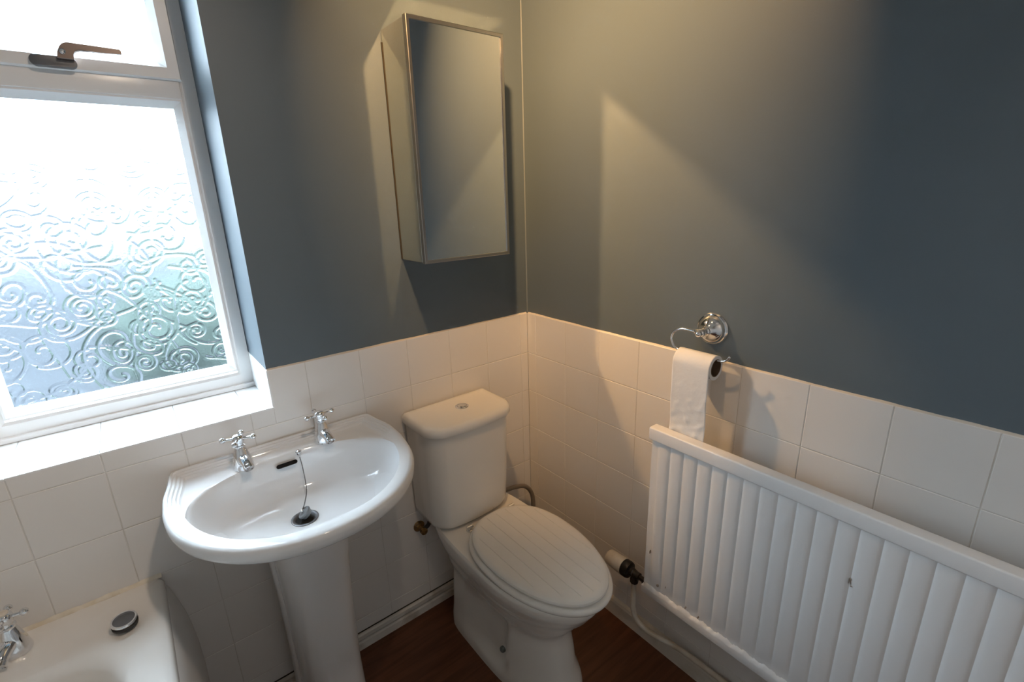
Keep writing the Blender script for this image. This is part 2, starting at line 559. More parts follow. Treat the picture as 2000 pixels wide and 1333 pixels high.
cxo = sum(p[0] for p in ol)/len(ol); czo = sum(p[1] for p in ol)/len(ol)
def lev(yy, k): return [Vector((p[0]+(cxo-p[0])*0, yy, p[1]-k*(1 if p[1] > czo else -1))) for p in ol]
add_loft(bm, [lev(hy-.010, .0), lev(hy-.022, .0), lev(hy-.025, .0015)])
h_lev = wp('lever', bm, BRONZE, h, 40)
bm = bmesh.new()
add_lathe(bm, [(.0055, 0), (.0055, .004), (.0035, .0055), (0, .0055)], 14, axis_mtx((-1.117, hy-.024, 1.742), (0, -1, 0)))
wp('lock_button', bm, CHROME, h, 40)

# ------------------------------------------------------------------ outside
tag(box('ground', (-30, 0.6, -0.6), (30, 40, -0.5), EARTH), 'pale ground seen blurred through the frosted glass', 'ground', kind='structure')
bm = bmesh.new()
bmesh.ops.create_icosphere(bm, subdivisions=5, radius=1.0)
for v in bm.verts:
    d = 1+.10*math.sin(9*v.co.x+2*v.co.z)*math.cos(8*v.co.z)+.05*math.sin(23*v.co.x)*math.sin(21*v.co.y+17*v.co.z)
    v.co = Vector((-0.35+v.co.x*d*1.1, 4.6+v.co.y*d*.7, 0.15+v.co.z*d*.68))
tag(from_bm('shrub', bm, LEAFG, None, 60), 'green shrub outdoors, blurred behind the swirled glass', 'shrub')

# ------------------------------------------------------------------ mirror cabinet
CX0, CX1, CZ0, CZ1, CD = -0.470, -0.178, 1.250, 1.842, 0.135
cab = tag(empty('mirror_cabinet', ((CX0+CX1)/2, PY, CZ0)), 'tall polished steel wall cabinet with a mirror door above the toilet', 'cabinet')
CL = Vector(cab.location)
def cp(name, bm, m, parent=None, smooth=None):
    bmesh.ops.translate(bm, verts=bm.verts[:], vec=-CL)
    return from_bm(name, bm, m, parent or cab, smooth)
bm = bmesh.new()
add_box(bm, (CX0+.001, PY-.0015, CZ0+.002), (CX1-.001, -CD+.017, CZ1-.002), .0012, 1)
cp('body', bm, STEEL, smooth=30)
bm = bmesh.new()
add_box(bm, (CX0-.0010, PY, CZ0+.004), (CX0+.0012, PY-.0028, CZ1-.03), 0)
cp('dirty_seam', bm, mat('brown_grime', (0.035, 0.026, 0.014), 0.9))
bm = bmesh.new()
ring_frame(bm, CX0, CX1, CZ0, CZ1, [(0, -CD+.015), (0, -CD+.001), (.0015, -CD), (.0085, -CD), (.0095, -CD+.0035), (.0095, -CD+.015)])
door = cp('door', bm, ALU, smooth=30)
bm = bmesh.new()
add_box(bm, (CX0+.0085, -CD+.0035, CZ0+.0085), (CX1-.0085, -CD+.012, CZ1-.0085))
cp('mirror', bm, MIRROR, door)

# ------------------------------------------------------------------ basin
BX, BZ = -0.880, 0.800
basin = tag(empty('wash_basin', (BX, 0, 0)), 'white ceramic pedestal wash basin with stepped rim beneath the window', 'basin')
NB = 288
def outer_outline():
    """basin plan (local x, y), y<0 to the front; starts at +x and runs by angle about (0,-.2)"""
    pts = [(-.232, -.001), (.232, -.001), (.243, -.006), (.249, -.020), (.256, -.07), (.268, -.125), (.2725, -.170)]
    n = 60
    for k in range(1, n):
        a = -PI*k/n
        pts.append((.2725*math.cos(a)*abs(math.cos(a))**-.06 if abs(math.cos(a)) > 1e-3 else 0, -.170+.284*math.sin(a)))
    pts += [(-.2725, -.170), (-.268, -.125), (-.256, -.07), (-.249, -.020), (-.243, -.006)]
    return pts
def by_angle(poly, c, n):
    out = []
    m = len(poly)
    for k in range(n):
        a = 2*PI*k/n
        d = (math.cos(a), math.sin(a)); best = None
        for i in range(m):
            p, q = poly[i], poly[(i+1) % m]
            ex, ey = q[0]-p[0], q[1]-p[1]
            det = d[0]*(-ey)+d[1]*ex
            if abs(det) < 1e-12: continue
            rx, ry = p[0]-c[0], p[1]-c[1]
            t = (rx*(-ey)+ry*ex)/det
            s = (d[0]*ry-d[1]*rx)/det
            if t > 0 and -1e-9 <= s <= 1+1e-9:
                best = t if best is None else max(best, t)
        out.append((c[0]+d[0]*best, c[1]+d[1]*best))
    return out
BC = (0.0, -.215)
OUT = by_angle(outer_outline(), BC, NB)
bowl_poly = []
for k in range(120):
    a = 2*PI*k/120
    ca, sa = math.cos(a), math.sin(a)
    ex = 2/2.25
    hx_ = .236
    hy_ = .159 if sa > 0 else .186
    bowl_poly.append((hx_*math.copysign(abs(ca)**ex, ca), -.226+hy_*math.copysign(abs(sa)**ex, sa)))
BOW = by_angle(bowl_poly, BC, NB)
def mixp(a, b, t): return (a[0]+(b[0]-a[0])*t, a[1]+(b[1]-a[1])*t)
loops = []
def ring(fn): loops.append([Vector(fn(i)) for i in range(NB)])
def wback(i):          # 1 along the back and the sides, 0 round the front
    y = OUT[i][1]
    t = min(max((y+.225)/.13, 0), 1)
    return t*t*(3-2*t)
def toward(i, d):
    o, b = OUT[i], BOW[i]
    L = math.hypot(o[0]-b[0], o[1]-b[1])
    return mixp(o, b, min(d/L, 1.0)), L
# underside: from the pedestal up to the lip
for s, zz in ((.33, .660), (.40, .668), (.55, .694), (.72, .728), (.86, .754), (.94, .7645)):
    ring(lambda i: (BC[0]+(OUT[i][0]-BC[0])*s, min(BC[1]+(OUT[i][1]-BC[1])*s, -.004), zz))
ring(lambda i: (OUT[i][0]*.972, min(BC[1]+(OUT[i][1]-BC[1])*.972, -.002), .7670))
ring(lambda i: (OUT[i][0]*.992, min(BC[1]+(OUT[i][1]-BC[1])*.992, -.001), .7725))
ring(lambda i: (OUT[i][0], OUT[i][1], .781))
ring(lambda i: (OUT[i][0], OUT[i][1], .7885+.0175*wback(i)))
# rim: stepped border at back and sides, rolled edge in front
def dense(poly, step=.004):
    out = []
    for p, q in zip(poly, poly[1:]+poly[:1]):
        n = max(1, int(math.hypot(q[0]-p[0], q[1]-p[1])/step))
        out += [mixp(p, q, k/n) for k in range(n)]
    return out
DEN = np.array(dense(outer_outline(), .002))
ANG = np.arange(NB)*2*PI/NB
DIRS = np.stack([np.cos(ANG), np.sin(ANG)], -1)
TOUT = np.array([math.hypot(p[0]-BC[0], p[1]-BC[1]) for p in OUT])
def inset_outline(d):
    """points on each ray from the middle that lie d inside the outline"""
    if d <= 0: return OUT
    lo, hi = TOUT*0, TOUT.copy()
    for _ in range(18):
        mid = (lo+hi)/2
        P = np.array(BC)+DIRS*mid[:, None]
        dist = np.sqrt(((P[:, None, :]-DEN[None])**2).sum(-1)).min(1)
        ins = dist > d
        lo = np.where(ins, mid, lo); hi = np.where(ins, hi, mid)
    return [tuple(p) for p in (np.array(BC)+DIRS*lo[:, None])]
steps = [(.000, .808, .7925), (.0025, .8155, .7985), (.005, .8180, .8008), (.0100, .8180, .8022), (.0125, .8145, .8026), (.0170, .8142, .8028),
         (.0195, .8105, .8028), (.0240, .8102, .8026), (.0265, .8065, .8023), (.0305, .8062, .8019), (.0335, .8020, .8014), (.0355, .8010, .8010)]
last_in = None
for d, zb, zf in steps:
    last_in = inset_outline(d)
    ring(lambda i, d=d, zb=zb, zf=zf: (last_in[i][0], last_in[i][1], zf+(zb-zf)*wback(i)))
for t in (.4, .85):
    def f(i, t=t):
        q = mixp(last_in[i], BOW[i], t)
        return (q[0], q[1], .8008)
    ring(f)
# bowl
DR = (-.010, -.205)        # waste position (local)
DZ = .688
for s, zz in ((1.0, .7985), (.985, .794), (.968, .785), (.945, .770), (.91, .752), (.86, .733), (.79, .716), (.69, .704), (.56, .697), (.42, .693), (.28, .6905), (.18, .689)):
    def f(i, s=s, zz=zz):
        b = BOW[i]
        c = (DR[0]*(1-s), -.226+(DR[1]+.226)*(1-s))
        return (c[0]+b[0]*s, c[1]+(b[1]+.226)*s, zz)
    ring(f)
ring(lambda i: (DR[0]+.030*math.cos(2*PI*i/NB), DR[1]+.030*math.sin(2*PI*i/NB), DZ))
ring(lambda i: (DR[0]+.022*math.cos(2*PI*i/NB), DR[1]+.022*math.sin(2*PI*i/NB), DZ-.004))
bm = bmesh.new()
add_loft(bm, loops)
from_bm('bowl', bm, CERAMIC, basin, 42)
# pedestal
bm = bmesh.new()
lp = []
def ped_loop(zz, hw, yb, yf):
    """rounded front column with a slightly wider flange behind it"""
    out = []; n = 40; e = 2/3.2; ys_ = yb-.050
    for k in range(n+1):                       # front, from +x round to -x
        a = -PI*k/n
        ca, sa = math.cos(a), math.sin(a)
        out.append(Vector((hw*math.copysign(abs(ca)**e, ca), ys_+(ys_-yf)*math.copysign(abs(sa)**e, sa), zz)))
    fl = hw+.007
    out += [Vector((-hw, ys_+.004, zz)), Vector((-fl+.003, ys_+.006, zz)), Vector((-fl, ys_+.010, zz)), Vector((-fl, yb, zz)), Vector((fl, yb, zz)), Vector((fl, ys_+.010, zz)), Vector((fl-.003, ys_+.006, zz)), Vector((hw, ys_+.004, zz))]
    return out
for zz, hw, yb, yf in ((0, .080, -.068, -.250), (.03, .080, -.068, -.250), (.09, .078, -.07, -.248), (.2, .0755, -.07, -.246), (.40, .078, -.07, -.252), (.56, .084, -.07, -.268), (.666, .094, -.07, -.290)):
    lp.append(ped_loop(zz, hw, yb, yf))
add_loft(bm, lp)
from_bm('pedestal', bm, CERAMIC, basin, 50)
# overflow slot
bm = bmesh.new()
def slot_loop(hw, r, y, n=8):
    out = []
    for k in range(2*n+2):
        cxx = hw if k <= n else -hw
        an = -PI/2+PI*(k/n) if k <= n else PI/2+PI*((k-n-1)/n)
        out.append(Vector((cxx+r*math.cos(an), y, r*math.sin(an))))
    return out
tilt = Matrix.Translation((-.005, -.0835, .7795)) @ Matrix.Rotation(math.radians(-30), 4, 'X')
add_loft(bm, [[tilt @ p for p in slot_loop(.020, r, y)] for r, y in ((.0052, .006), (.0052, -.0005), (.0046, -.0008), (.0040, .0035))])
from_bm('overflow_slot', bm, HOLE, basin, 40)
# waste
bm = bmesh.new()
add_lathe(bm, [(.031, DZ-.0005), (.0315, DZ+.0016), (.029, DZ+.0026), (.024, DZ+.0008), (.0205, DZ-.003), (.0205, DZ-.02)], 40, Matrix.Translation((DR[0], DR[1], 0)), cap0=False, cap1=False)
w = from_bm('waste', bm, DULL, basin, 50)
bm = bmesh.new()
add_lathe(bm, [(.0207, DZ-.0035), (.001, DZ-.0036)], 24, Matrix.Translation((DR[0], DR[1], 0)))
from_bm('waste_hole', bm, HOLE, w)

# plug on its ball chain
plug = tag(empty('basin_plug', (BX+DR[0]+.004, DR[1], DZ+.004)), 'grey basin plug on a thin ball chain, tilted in the plughole', 'plug')
PM = Matrix.Rotation(math.radians(-40), 4, Vector((.25, .95, 0)))
bm = bmesh.new()
add_lathe(bm, [(.0, -.005), (.0130, -.005), (.0143, .001), (.0163, .003), (.0167, .0055), (.0155, .0075), (.006, .0085), (.004, .0095), (0, .0095)], 32, Matrix.Translation((0, 0, .008)) @ PM)
from_bm('stopper', bm, GREYR, plug, 40)
bm = bmesh.new()
top = (Matrix.Translation((0, 0, .008)) @ PM) @ Vector((0, 0, .012))
add_sphere(bm, top, .0042, 12, 8)
from_bm('eyelet', bm, CHROME, plug, 60)
stay = Vector((.034, .131, .102))
ch = smooth_path([stay+Vector((0, -.004, -.006)), (.033, .108, .066), (.025, .070, .030), (.008, .030, .020), tuple(top)], 10)
bm = bmesh.new()
acc = 0; last = ch[0]; step = .0033
for a, b_ in zip(ch[:-1], ch[1:]):
    L = (b_-a).length; t = step-acc
    while t <= L:
        add_sphere(bm, a+(b_-a)*(t/L), .0016, 6, 4); t += step
    acc = (acc+L) % step
from_bm('chain', bm, mat('dull_chain', (0.13, 0.125, 0.12), 0.3, 1.0), plug, 60)
bm = bmesh.new()
sm = axis_mtx(stay+Vector((0, .004, .001)), (0, -1, .45))
add_lathe(bm, [(.0075, 0), (.0075, .002), (.004, .0045), (.003, .008), (0, .009)], 20, sm)
from_bm('chain_stay', bm, CHROME, plug, 40)

# ------------------------------------------------------------------ taps
def make_tap(name, loc, sc, rz, cross, label, arm=.034, index=None):
    t = tag(empty(name, loc, rz), label, 'tap')
    def b2(nm, bm, m, parent=t, sm_=35):
        bmesh.ops.scale(bm, vec=(sc, sc, sc), verts=bm.verts[:])
        return from_bm(nm, bm, m, parent, sm_)
    bm = bmesh.new()
    add_lathe(bm, [(.0235, 0), (.0240, .004), (.0225, .012), (.0205, .022), (.0180, .032), (.0150, .044), (.0128, .052), (.0122, .055), (.0135, .057), (.0135, .060), (.0105, .062), (.0105, .068)], 36)
    b2('body', bm, CHROME)
    bm = bmesh.new()
    pth = smooth_path([(0, -.002, .027), (0, -.020, .0255), (0, -.034, .0215), (0, -.044, .0155)], 6)
    n = len(pth)
    add_tube(bm, pth, [.0140-.0035*(k/(n-1)) for k in range(n)], 20)
    d = (pth[-1]-pth[-2]).normalized()
    add_lathe(bm, [(.0105, -.005), (.0122, -.003), (.0122, .004), (.0098, .0048), (.0092, .000), (0, -.0005)], 24, axis_mtx(pth[-1], d))
    b2('spout', bm, CHROME)
    bm = bmesh.new()
    add_lathe(bm, [(.0100, .066), (.0125, .068), (.0135, .075), (.0135, .080), (.0125, .083), (.0105, .0855), (.006, .0875), (0, .088)], 28)
    hd = b2('handle', bm, CHROME)
    if index:
        bm = bmesh.new()
        add_lathe(bm, [(.0095, .0862), (.0088, .0882), (.005, .0893), (0, .0896)], 24)
        b2('index_cap', bm, index, hd)
    for k in range(4):
        a = cross+k*PI/2
        dv = Vector((math.cos(a), math.sin(a), 0))
        bm = bmesh.new()
        P = [dv*r+Vector((0, 0, .0765)) for r in (.008, .015, .020, .0255, arm-.004)]
        add_tube(bm, P, [.0050, .0036, .0029, .0032, .0045], 12)
        add_sphere(bm, dv*arm+Vector((0, 0, .0765)), .0070, 14, 10)
        b2('arm', bm, CHROME, hd, 50)
    return t
make_tap('basin_tap', (BX-.098, -.064, BZ+.0014), 1.0, .12, -.5, 'chrome cross-head basin tap nearer the window frame')
make_tap('basin_tap', (BX+.098, -.060, BZ+.0014), 1.0, .12, .0, 'chrome cross-head basin tap nearer the toilet cistern')

# ------------------------------------------------------------------ toilet
TX = -0.350
toilet = tag(empty('toilet', (TX, 0, 0)), 'off-white close-coupled toilet with its lid down in the corner', 'toilet')
def egg(hw, yb, yf, ym, nb, nf, n=96):
    """plan outline: widest at ym, squarish (nb) behind, rounder (nf) in front"""
    out = []
    for k in range(n):
        a = 2*PI*k/n
        ca, sa = math.cos(a), math.sin(a)
        e = nb if sa > 0 else nf
        L = (yb-ym) if sa > 0 else (ym-yf)
        out.append((hw*math.copysign(abs(ca)**(2/e), ca), ym+L*math.copysign(abs(sa)**(2/e), sa)))
    return out
def interp(keys, z):
    for a, b in zip(keys[:-1], keys[1:]):
        if a[0] <= z <= b[0]:
            t = (z-a[0])/(b[0]-a[0]); t2 = t*t*(3-2*t)
            return [p+(q-p)*t2 for p, q in zip(a[1:], b[1:])]
    return list(keys[-1][1:])
#        z    hw    yb     yf     ym    nb  nf
keys = [(0.000, .120, -.085, -.585, -.28, 6, 2.6), (.02, .120, -.085, -.585, -.28, 6, 2.6), (.10, .111, -.085, -.560, -.28, 6, 2.4), (.215, .104, -.085, -.545, -.29, 6, 2.3),
        (.30, .128, -.075, -.590, -.32, 5, 2.15), (.35, .148, -.045, -.635, -.35, 4.5, 2.1), (.385, .155, -.020, -.655, -.37, 4.2, 2.1), (.402, .155, -.018, -.656, -.37, 4.2, 2.1), (.408, .150, -.022, -.650, -.37, 4.2, 2.1)]
zs = [0, .012, .02, .035, .05, .07, .10, .13, .16, .19, .215, .235, .255, .275, .295, .315, .335, .355, .370, .385, .395, .402, .406, .408]
loops = []
for zz in zs:
    pr = interp(keys, zz)
    lp = []
    for (x, y) in egg(*pr):
        # recessed flank with the floor fixing
        t = max(0, min(1, (y+.405)/.010))*max(0, min(1, (-.235-y)/.010))*max(0, min(1, (zz-.03)/.03))*max(0, min(1, (.245-zz)/.05))
        x -= math.copysign(.022*t, x)
        lp.append(Vector((x, y, zz)))
    loops.append(lp)
bm = bmesh.new()
add_loft(bm, loops)
pan = from_bm('pan', bm, CREAM, toilet, 55)
bm = bmesh.new()
add_lathe(bm, [(.0095, -.004), (.0095, .004), (.007, .007), (0, .0078)], 18, axis_mtx((-.090, -.372, .088), (-1, 0, .15)))
from_bm('bolt_cap', bm, BOLTG, pan, 40)
# seat and lid
LXO = .008
def seat_loop(k, zz, dz=0):
    return [Vector((LXO+x, y, zz)) for x, y in egg(.150-k, -.205-k, -.668+k, -.40, 2.35, 2.05, 112)]
bm = bmesh.new()
add_loft(bm, [seat_loop(k, zz) for k, zz in ((.002, .4085), (-.006, .412), (-.009, .418), (-.008, .424), (-.003, .4285), (.006, .4297))])
from_bm('seat', bm, SEATP, toilet, 50)
bm = bmesh.new()
rg = add_loft(bm, [seat_loop(k, zz) for k, zz in ((.016, .4300), (.008, .4305), (.003, .4335), (.0015, .438), (.003, .4425), (.007, .4460), (.013, .4480), (.022, .4490))])
grooves = [-.108+.036*i for i in range(7)]
for gx in grooves:
    for off in (-.0011, 0, .0011):
        geom = [f for f in bm.faces if f.calc_center_median().z > .4485 or True]
        top_faces = [f for f in bm.faces if all(v.co.z > .4485 for v in f.verts)]
        es = list({e for f in top_faces for e in f.edges}); vs = list({v for f in top_faces for v in f.verts})
        bmesh.ops.bisect_plane(bm, geom=top_faces+es+vs, plane_co=(LXO+gx+off, 0, 0), plane_no=(1, 0, 0))
for v in bm.verts:
    if v.co.z > .4485 and any(abs(v.co.x-LXO-g) < 1e-4 for g in grooves):
        v.co.z -= .0011
lid = from_bm('lid', bm, SEATP, toilet, 24)
for sx_ in (-1, 1):
    bm = bmesh.new()
    add_lathe(bm, [(.010, 0), (.010, .004), (.006, .006), (.006, .014)], 16, Matrix.Translation((LXO+sx_*.083, -.198, .408)))
    add_tube(bm, [(LXO+sx_*.072, -.201, .4245), (LXO+sx_*.094, -.201, .4245)], .0055, 14)
    from_bm('hinge', bm, CHROME, toilet, 40)
# cistern
KX = -.021
def cis_loop(hw, yb, yf, zz, bow, rr, n=20):
    """rounded box with a bowed front"""
    pts = []
    def arc(cx, cy, a0, a1):
        for k in range(n):
            a = a0+(a1-a0)*k/(n-1)
            pts.append([cx+rr*math.cos(a), cy+rr*math.sin(a)])
    rb = min(rr, .012)
    pts.append([hw, yb-.004]); pts.append([hw-.004, yb]); pts.append([0, yb]); pts.append([-hw+.004, yb]); pts.append([-hw, yb-.004])
    arc(-hw+rr, yf+rr, PI, 1.5*PI)
    for k in range(1, 16):
        pts.append([-hw+rr+(2*hw-2*rr)*k/16, yf])
    arc(hw-rr, yf+rr, 1.5*PI, 2*PI)
    out = []
    for x, y in pts:
        fr = max(0, min(1, (yb-y)/(yb-yf)))
        y2 = y-bow*(1-(x/hw)**2)*fr**2
        out.append(Vector((KX+x, y2, zz)))
    return out
bm = bmesh.new()
add_loft(bm, [cis_loop(*a) for a in ((.118, -.016, -.140, .410, .016, .05), (.132, -.014, -.152, .414, .018, .05), (.140, -.013, -.160, .424, .019, .05), (.1435, -.012, -.164, .440, .020, .048), (.1455, -.012, -.167, .52, .020, .046), (.149, -.012, -.171, .70, .020, .044), (.150, -.012, -.172, .748, .020, .044))])
from_bm('cistern', bm, CREAM, toilet, 50)
bm = bmesh.new()
add_loft(bm, [cis_loop(*a) for a in ((.150, -.008, -.172, .7475, .020, .044), (.1555, -.007, -.178, .7485, .021, .046), (.158, -.006, -.181, .754, .021, .047), (.158, -.006, -.181, .768, .021, .047), (.1555, -.008, -.1785, .776, .021, .045), (.1505, -.012, -.173, .7815, .020, .042), (.143, -.018, -.165, .784, .019, .038), (.125, -.035, -.148, .7852, .016, .03))])
clid = from_bm('cistern_lid', bm, CREAM, toilet, 40)
bm = bmesh.new()
add_lathe(bm, [(.0215, -.001), (.0215, .0022), (.0195, .0036), (.0165, .0036), (.0160, .0016), (.0, .0016)], 36, Matrix.Translation((KX+.008, -.100, .785)))
fb = from_bm('flush_button', bm, CHROME, clid, 30)
bm = bmesh.new()
add_lathe(bm, [(.0150, .001), (.0148, .0038), (.012, .0052), (.006, .0036), (0, .0032)], 32, Matrix.Translation((KX+.008, -.100, .785)))
from_bm('push_cap', bm, CHROME, fb, 40)

# water pipe behind the toilet, brass valve on the other side
bm = bmesh.new()
add_tube(bm, smooth_path([(-.186, -.055, .374), (-.165, -.050, .366), (-.115, -.046, .356), (-.066, -.044, .336), (-.040, -.048, .300), (-.034, -.052, .25), (-.034, -.050, .12), (-.034, -.046, .001)], 8), .0085, 14)
tag(from_bm('water_hose', bm, HOSE, None, 60), 'grey-brown water hose bending down in the corner behind the toilet', 'hose')
valve = tag(empty('stop_valve', (-.505, 0, .352)), 'corroded brass stop valve on the tiles under the cistern', 'valve')
bm = bmesh.new()
add_lathe(bm, [(.018, -.0005), (.020, .004), (.013, .008), (.009, .010), (.009, .03), (.012, .031), (.012, .043), (.006, .045)], 18, axis_mtx((0, 0, 0), (0, -1, 0)))
from_bm('valve_body', bm, BRASS, valve, 40)
bm = bmesh.new()
add_tube(bm, smooth_path([(0, -.030, .002), (.012, -.034, .008), (.020, -.036, .016), (.026, -.038, .034)], 6), .007, 12)
from_bm('tail_pipe', bm, DARKV, valve, 60)

# ------------------------------------------------------------------ bath
BHX, BHZ, BHL = -1.188, 0.555, 1.70
bath = tag(empty('bath', (BHX, 0, 0)), 'white bathtub in the bottom corner below the window sill', 'bathtub')
def rrect(x0, x1, y0, y1, r, zz, n=10):
    pts = []
    for cx, cy, a0 in ((x1-r, y1-r, 0), (x0+r, y1-r, PI/2), (x0+r, y0+r, PI), (x1-r, y0+r, 1.5*PI)):
        for k in range(n+1):
            a = a0+PI/2*k/n
            pts.append(Vector((cx+r*math.cos(a), cy+r*math.sin(a), zz)))
    return pts
bw = .695
bm = bmesh.new()
def bl(i, r, zz, yend=0.0):
    return rrect(-bw+i, -i, -BHL+i, -.0015-min(i, .002), max(r, .002), zz)
L = [bl(.004, .010, .515), bl(.0, .012, .518), bl(.0, .012, .543), bl(.003, .012, .551), bl(.009, .012, .5555)]
def inner(dx, dy_tap, dy_far, r, zz):
    return rrect(-bw+dx, -dx, -BHL+dy_far, -dy_tap, r, zz)
L += [inner(.030, .020, .030, .02, .5558), inner(.072, .150, .09, .10, .5545), inner(.080, .160, .10, .11, .551), inner(.088, .170, .11, .12, .540), inner(.100, .185, .14, .13, .48), inner(.115, .21, .22, .14, .34), inner(.14, .25, .30, .15, .25), inner(.19, .31, .38, .14, .215), inner(.26, .40, .5, .08, .205)]
add_loft(bm, L)
from_bm('tub', bm, BATHP, bath, 40)
bm = bmesh.new()
pp = [(-.010, .540), (.004, .520), (.016, .470), (.026, .414), (.033, .33), (.034, .24), (.030, .15), (.024, .06), (.022, .0)]
prof = pp+[(p[0]-.008, p[1]) for p in reversed(pp)]
add_loft(bm, [[Vector((p[0], s, p[1])) for p in prof] for s in (-BHL, -.0015)])
from_bm('side_panel', bm, PANELP, bath, 40)
bm = bmesh.new()
loops = []
for i in range(61):
    x = -.002-(bw-.004)*i/60
    wv = .0010*math.sin(i*.9)+.0006*math.sin(i*2.3)
    loops.append([Vector((x, -.0005, .5550)), Vector((x, -.0005, .5635+wv)), Vector((x, -.003, .5605+wv)), Vector((x, -.0075-wv, .5562)), Vector((x, -.0080, .5550))])
add_loft(bm, loops)
from_bm('sealant', bm, CAULK, bath, 60)
make_tap('bath_tap', (-1.440, -.060, BHZ+.0014), 1.10, -.35, .25, 'large chrome cross-head bath tap with a cream cap', .028, CAULKW)

bplug = tag(empty('bath_plug', (-1.262, -.135, BHZ+.0005)), 'chrome bath plug with a black seal lying on the bath rim', 'plug')
bmx = Matrix.Translation((0, 0, .0085)) @ Matrix.Rotation(math.radians(5), 4, 'X')
bm = bmesh.new()
add_lathe(bm, [(.0205, .008), (.0225, .0085), (.0238, .0120), (.0228, .0150), (.0195, .0150), (.0185, .0115)], 36, bmx, cap1=False)
from_bm('metal_rim', bm, CHROME, bplug, 35)
bm = bmesh.new()
add_lathe(bm, [(.0190, .0105), (.0188, .0112), (0, .0100)], 36, bmx)
from_bm('cup_inside', bm, DULL, bplug, 35)
bm = bmesh.new()
add_lathe(bm, [(0, -.0075), (.016, -.0075), (.0200, -.003), (.0232, .000), (.0236, .005), (.0205, .008)], 36, bmx)
from_bm('rubber_seal', bm, RUBBER, bplug, 35)

# ------------------------------------------------------------------ radiator
RXF = -0.100          # front of the ribs
RY1, RYE = -0.622, -1.640
RB, RT = 0.300, 0.822
rad = tag(empty('radiator', (RXF, RY1, 0)), 'white ribbed panel radiator on the tiled wall under the paper holder', 'radiator')
def rp(name, bm, m, parent=None, smooth=None):
    bmesh.ops.translate(bm, verts=bm.verts[:], vec=-Vector(rad.location))
    return from_bm(name, bm, m, parent or rad, smooth)
PER = 0.0385
bm = bmesh.new()
yy = RY1-.001; prof = [(yy, 0.0)]
y0 = RY1-.020
shape = [(0.0, 0.0), (.0015, .0009), (.004, .0028), (.008, .0042), (.013, .0050), (.01925, .0053), (.0255, .0050), (.0305, .0042), (.0345, .0028), (.037, .0009)]
k = 0
while y0-PER > RYE+.01:
    prof += [(y0-a, hgt) for a, hgt in shape]
    y0 -= PER
prof += [(y0, 0), (RYE+.001, 0)]
zk = [(RB+.004, .0), (RB+.022, .05), (RB+.034, .35), (RB+.050, .85), (RB+.066, 1), (RT-.075, 1), (RT-.06, .95), (RT-.05, .85), (RT-.04, .7), (RT-.02, .5)]
grid = [[bm.verts.new((RXF+.0053-hgt*kk, y, zz)) for y, hgt in prof] for zz, kk in zk]
for a, b in zip(grid[:-1], grid[1:]):
    for i in range(len(prof)-1):
        bm.faces.new((a[i], a[i+1], b[i+1], b[i]))
# back skin
bk = [bm.verts.new((RXF+.022, y, zz)) for y, zz in ((RY1-.001, RB+.004), (RYE+.001, RB+.004), (RYE+.001, RT-.02), (RY1-.001, RT-.02))]
bm.faces.new(bk)
bm.faces.new([g[0] for g in grid]+[bk[3], bk[0]])
bm.faces.new([g[-1] for g in grid][::-1]+[bk[1], bk[2]])
bm.faces.new(grid[0][::-1]+[bk[0], bk[1]])
bm.faces.new(grid[-1]+[bk[2], bk[3]])
rp('panel', bm, RADP, smooth=35)
bm = bmesh.new()
add_box(bm, (RXF-.006, RY1+.004, RT-.036), (RXF+.026, RYE, RT), .004, 3)
rp('top_cover', bm, RADP, smooth=35)
bm = bmesh.new()
add_box(bm, (RXF-.004, RY1+.003, RB-.018), (RXF+.018, RYE, RB+.006), .003, 2)
# lumpy old paint along the lip
rp('bottom_lip', bm, RADP, smooth=35)
bm = bmesh.new()
n = 260; loops = []
for i in range(n+1):
    s = RY1-.006+(RYE-RY1+.012)*i/n
    w = .0012*math.sin(i*.43)+.0009*math.sin(i*1.07+.5)+.0005*math.sin(i*2.9)+random.uniform(-.0005, .0005)
    loops.append([Vector((RXF-.0038, s, RB+.004)), Vector((RXF-.0030, s, RB+.0078+w)), Vector((RXF+.003, s, RB+.0120+1.6*w)), Vector((RXF+.0085, s, RB+.0155+2.2*w)), Vector((RXF+.0085, s, RB+.004))])
add_loft(bm, loops)
rp('paint_drips', bm, RADP, smooth=60)
for (yy, zz, w_, h_) in ((-.672, .335, .007, .008), (-.698, .348, .002, .008), (-.640, .43, .0022, .012), (-.762, .325, .004, .005), (-.800, .322, .003, .005), (-1.1025, .66, .0014, .013), (-1.108, .65, .004, .002)):
    bm = bmesh.new()
    pts = []
    for k in range(9):
        a = 2*PI*k/9; r = random.uniform(.7, 1.2)
        pts.append((yy+w_*.5*r*math.cos(a), zz+h_*.5*r*math.sin(a)))
    add_loft(bm, [[Vector((RXF+.0012+dx, p[0], p[1])) for p in pts] for dx in (.004, -.0016)])
    rp('paint_chip', bm, RADCHIP)
for yy in (-.80, -1.45):
    bm = bmesh.new()
    add_box(bm, (RXF+.020, yy-.015, RB+.06), (-0.0008, yy+.015, RT-.09), .002)
    rp('wall_bracket', bm, RADP)

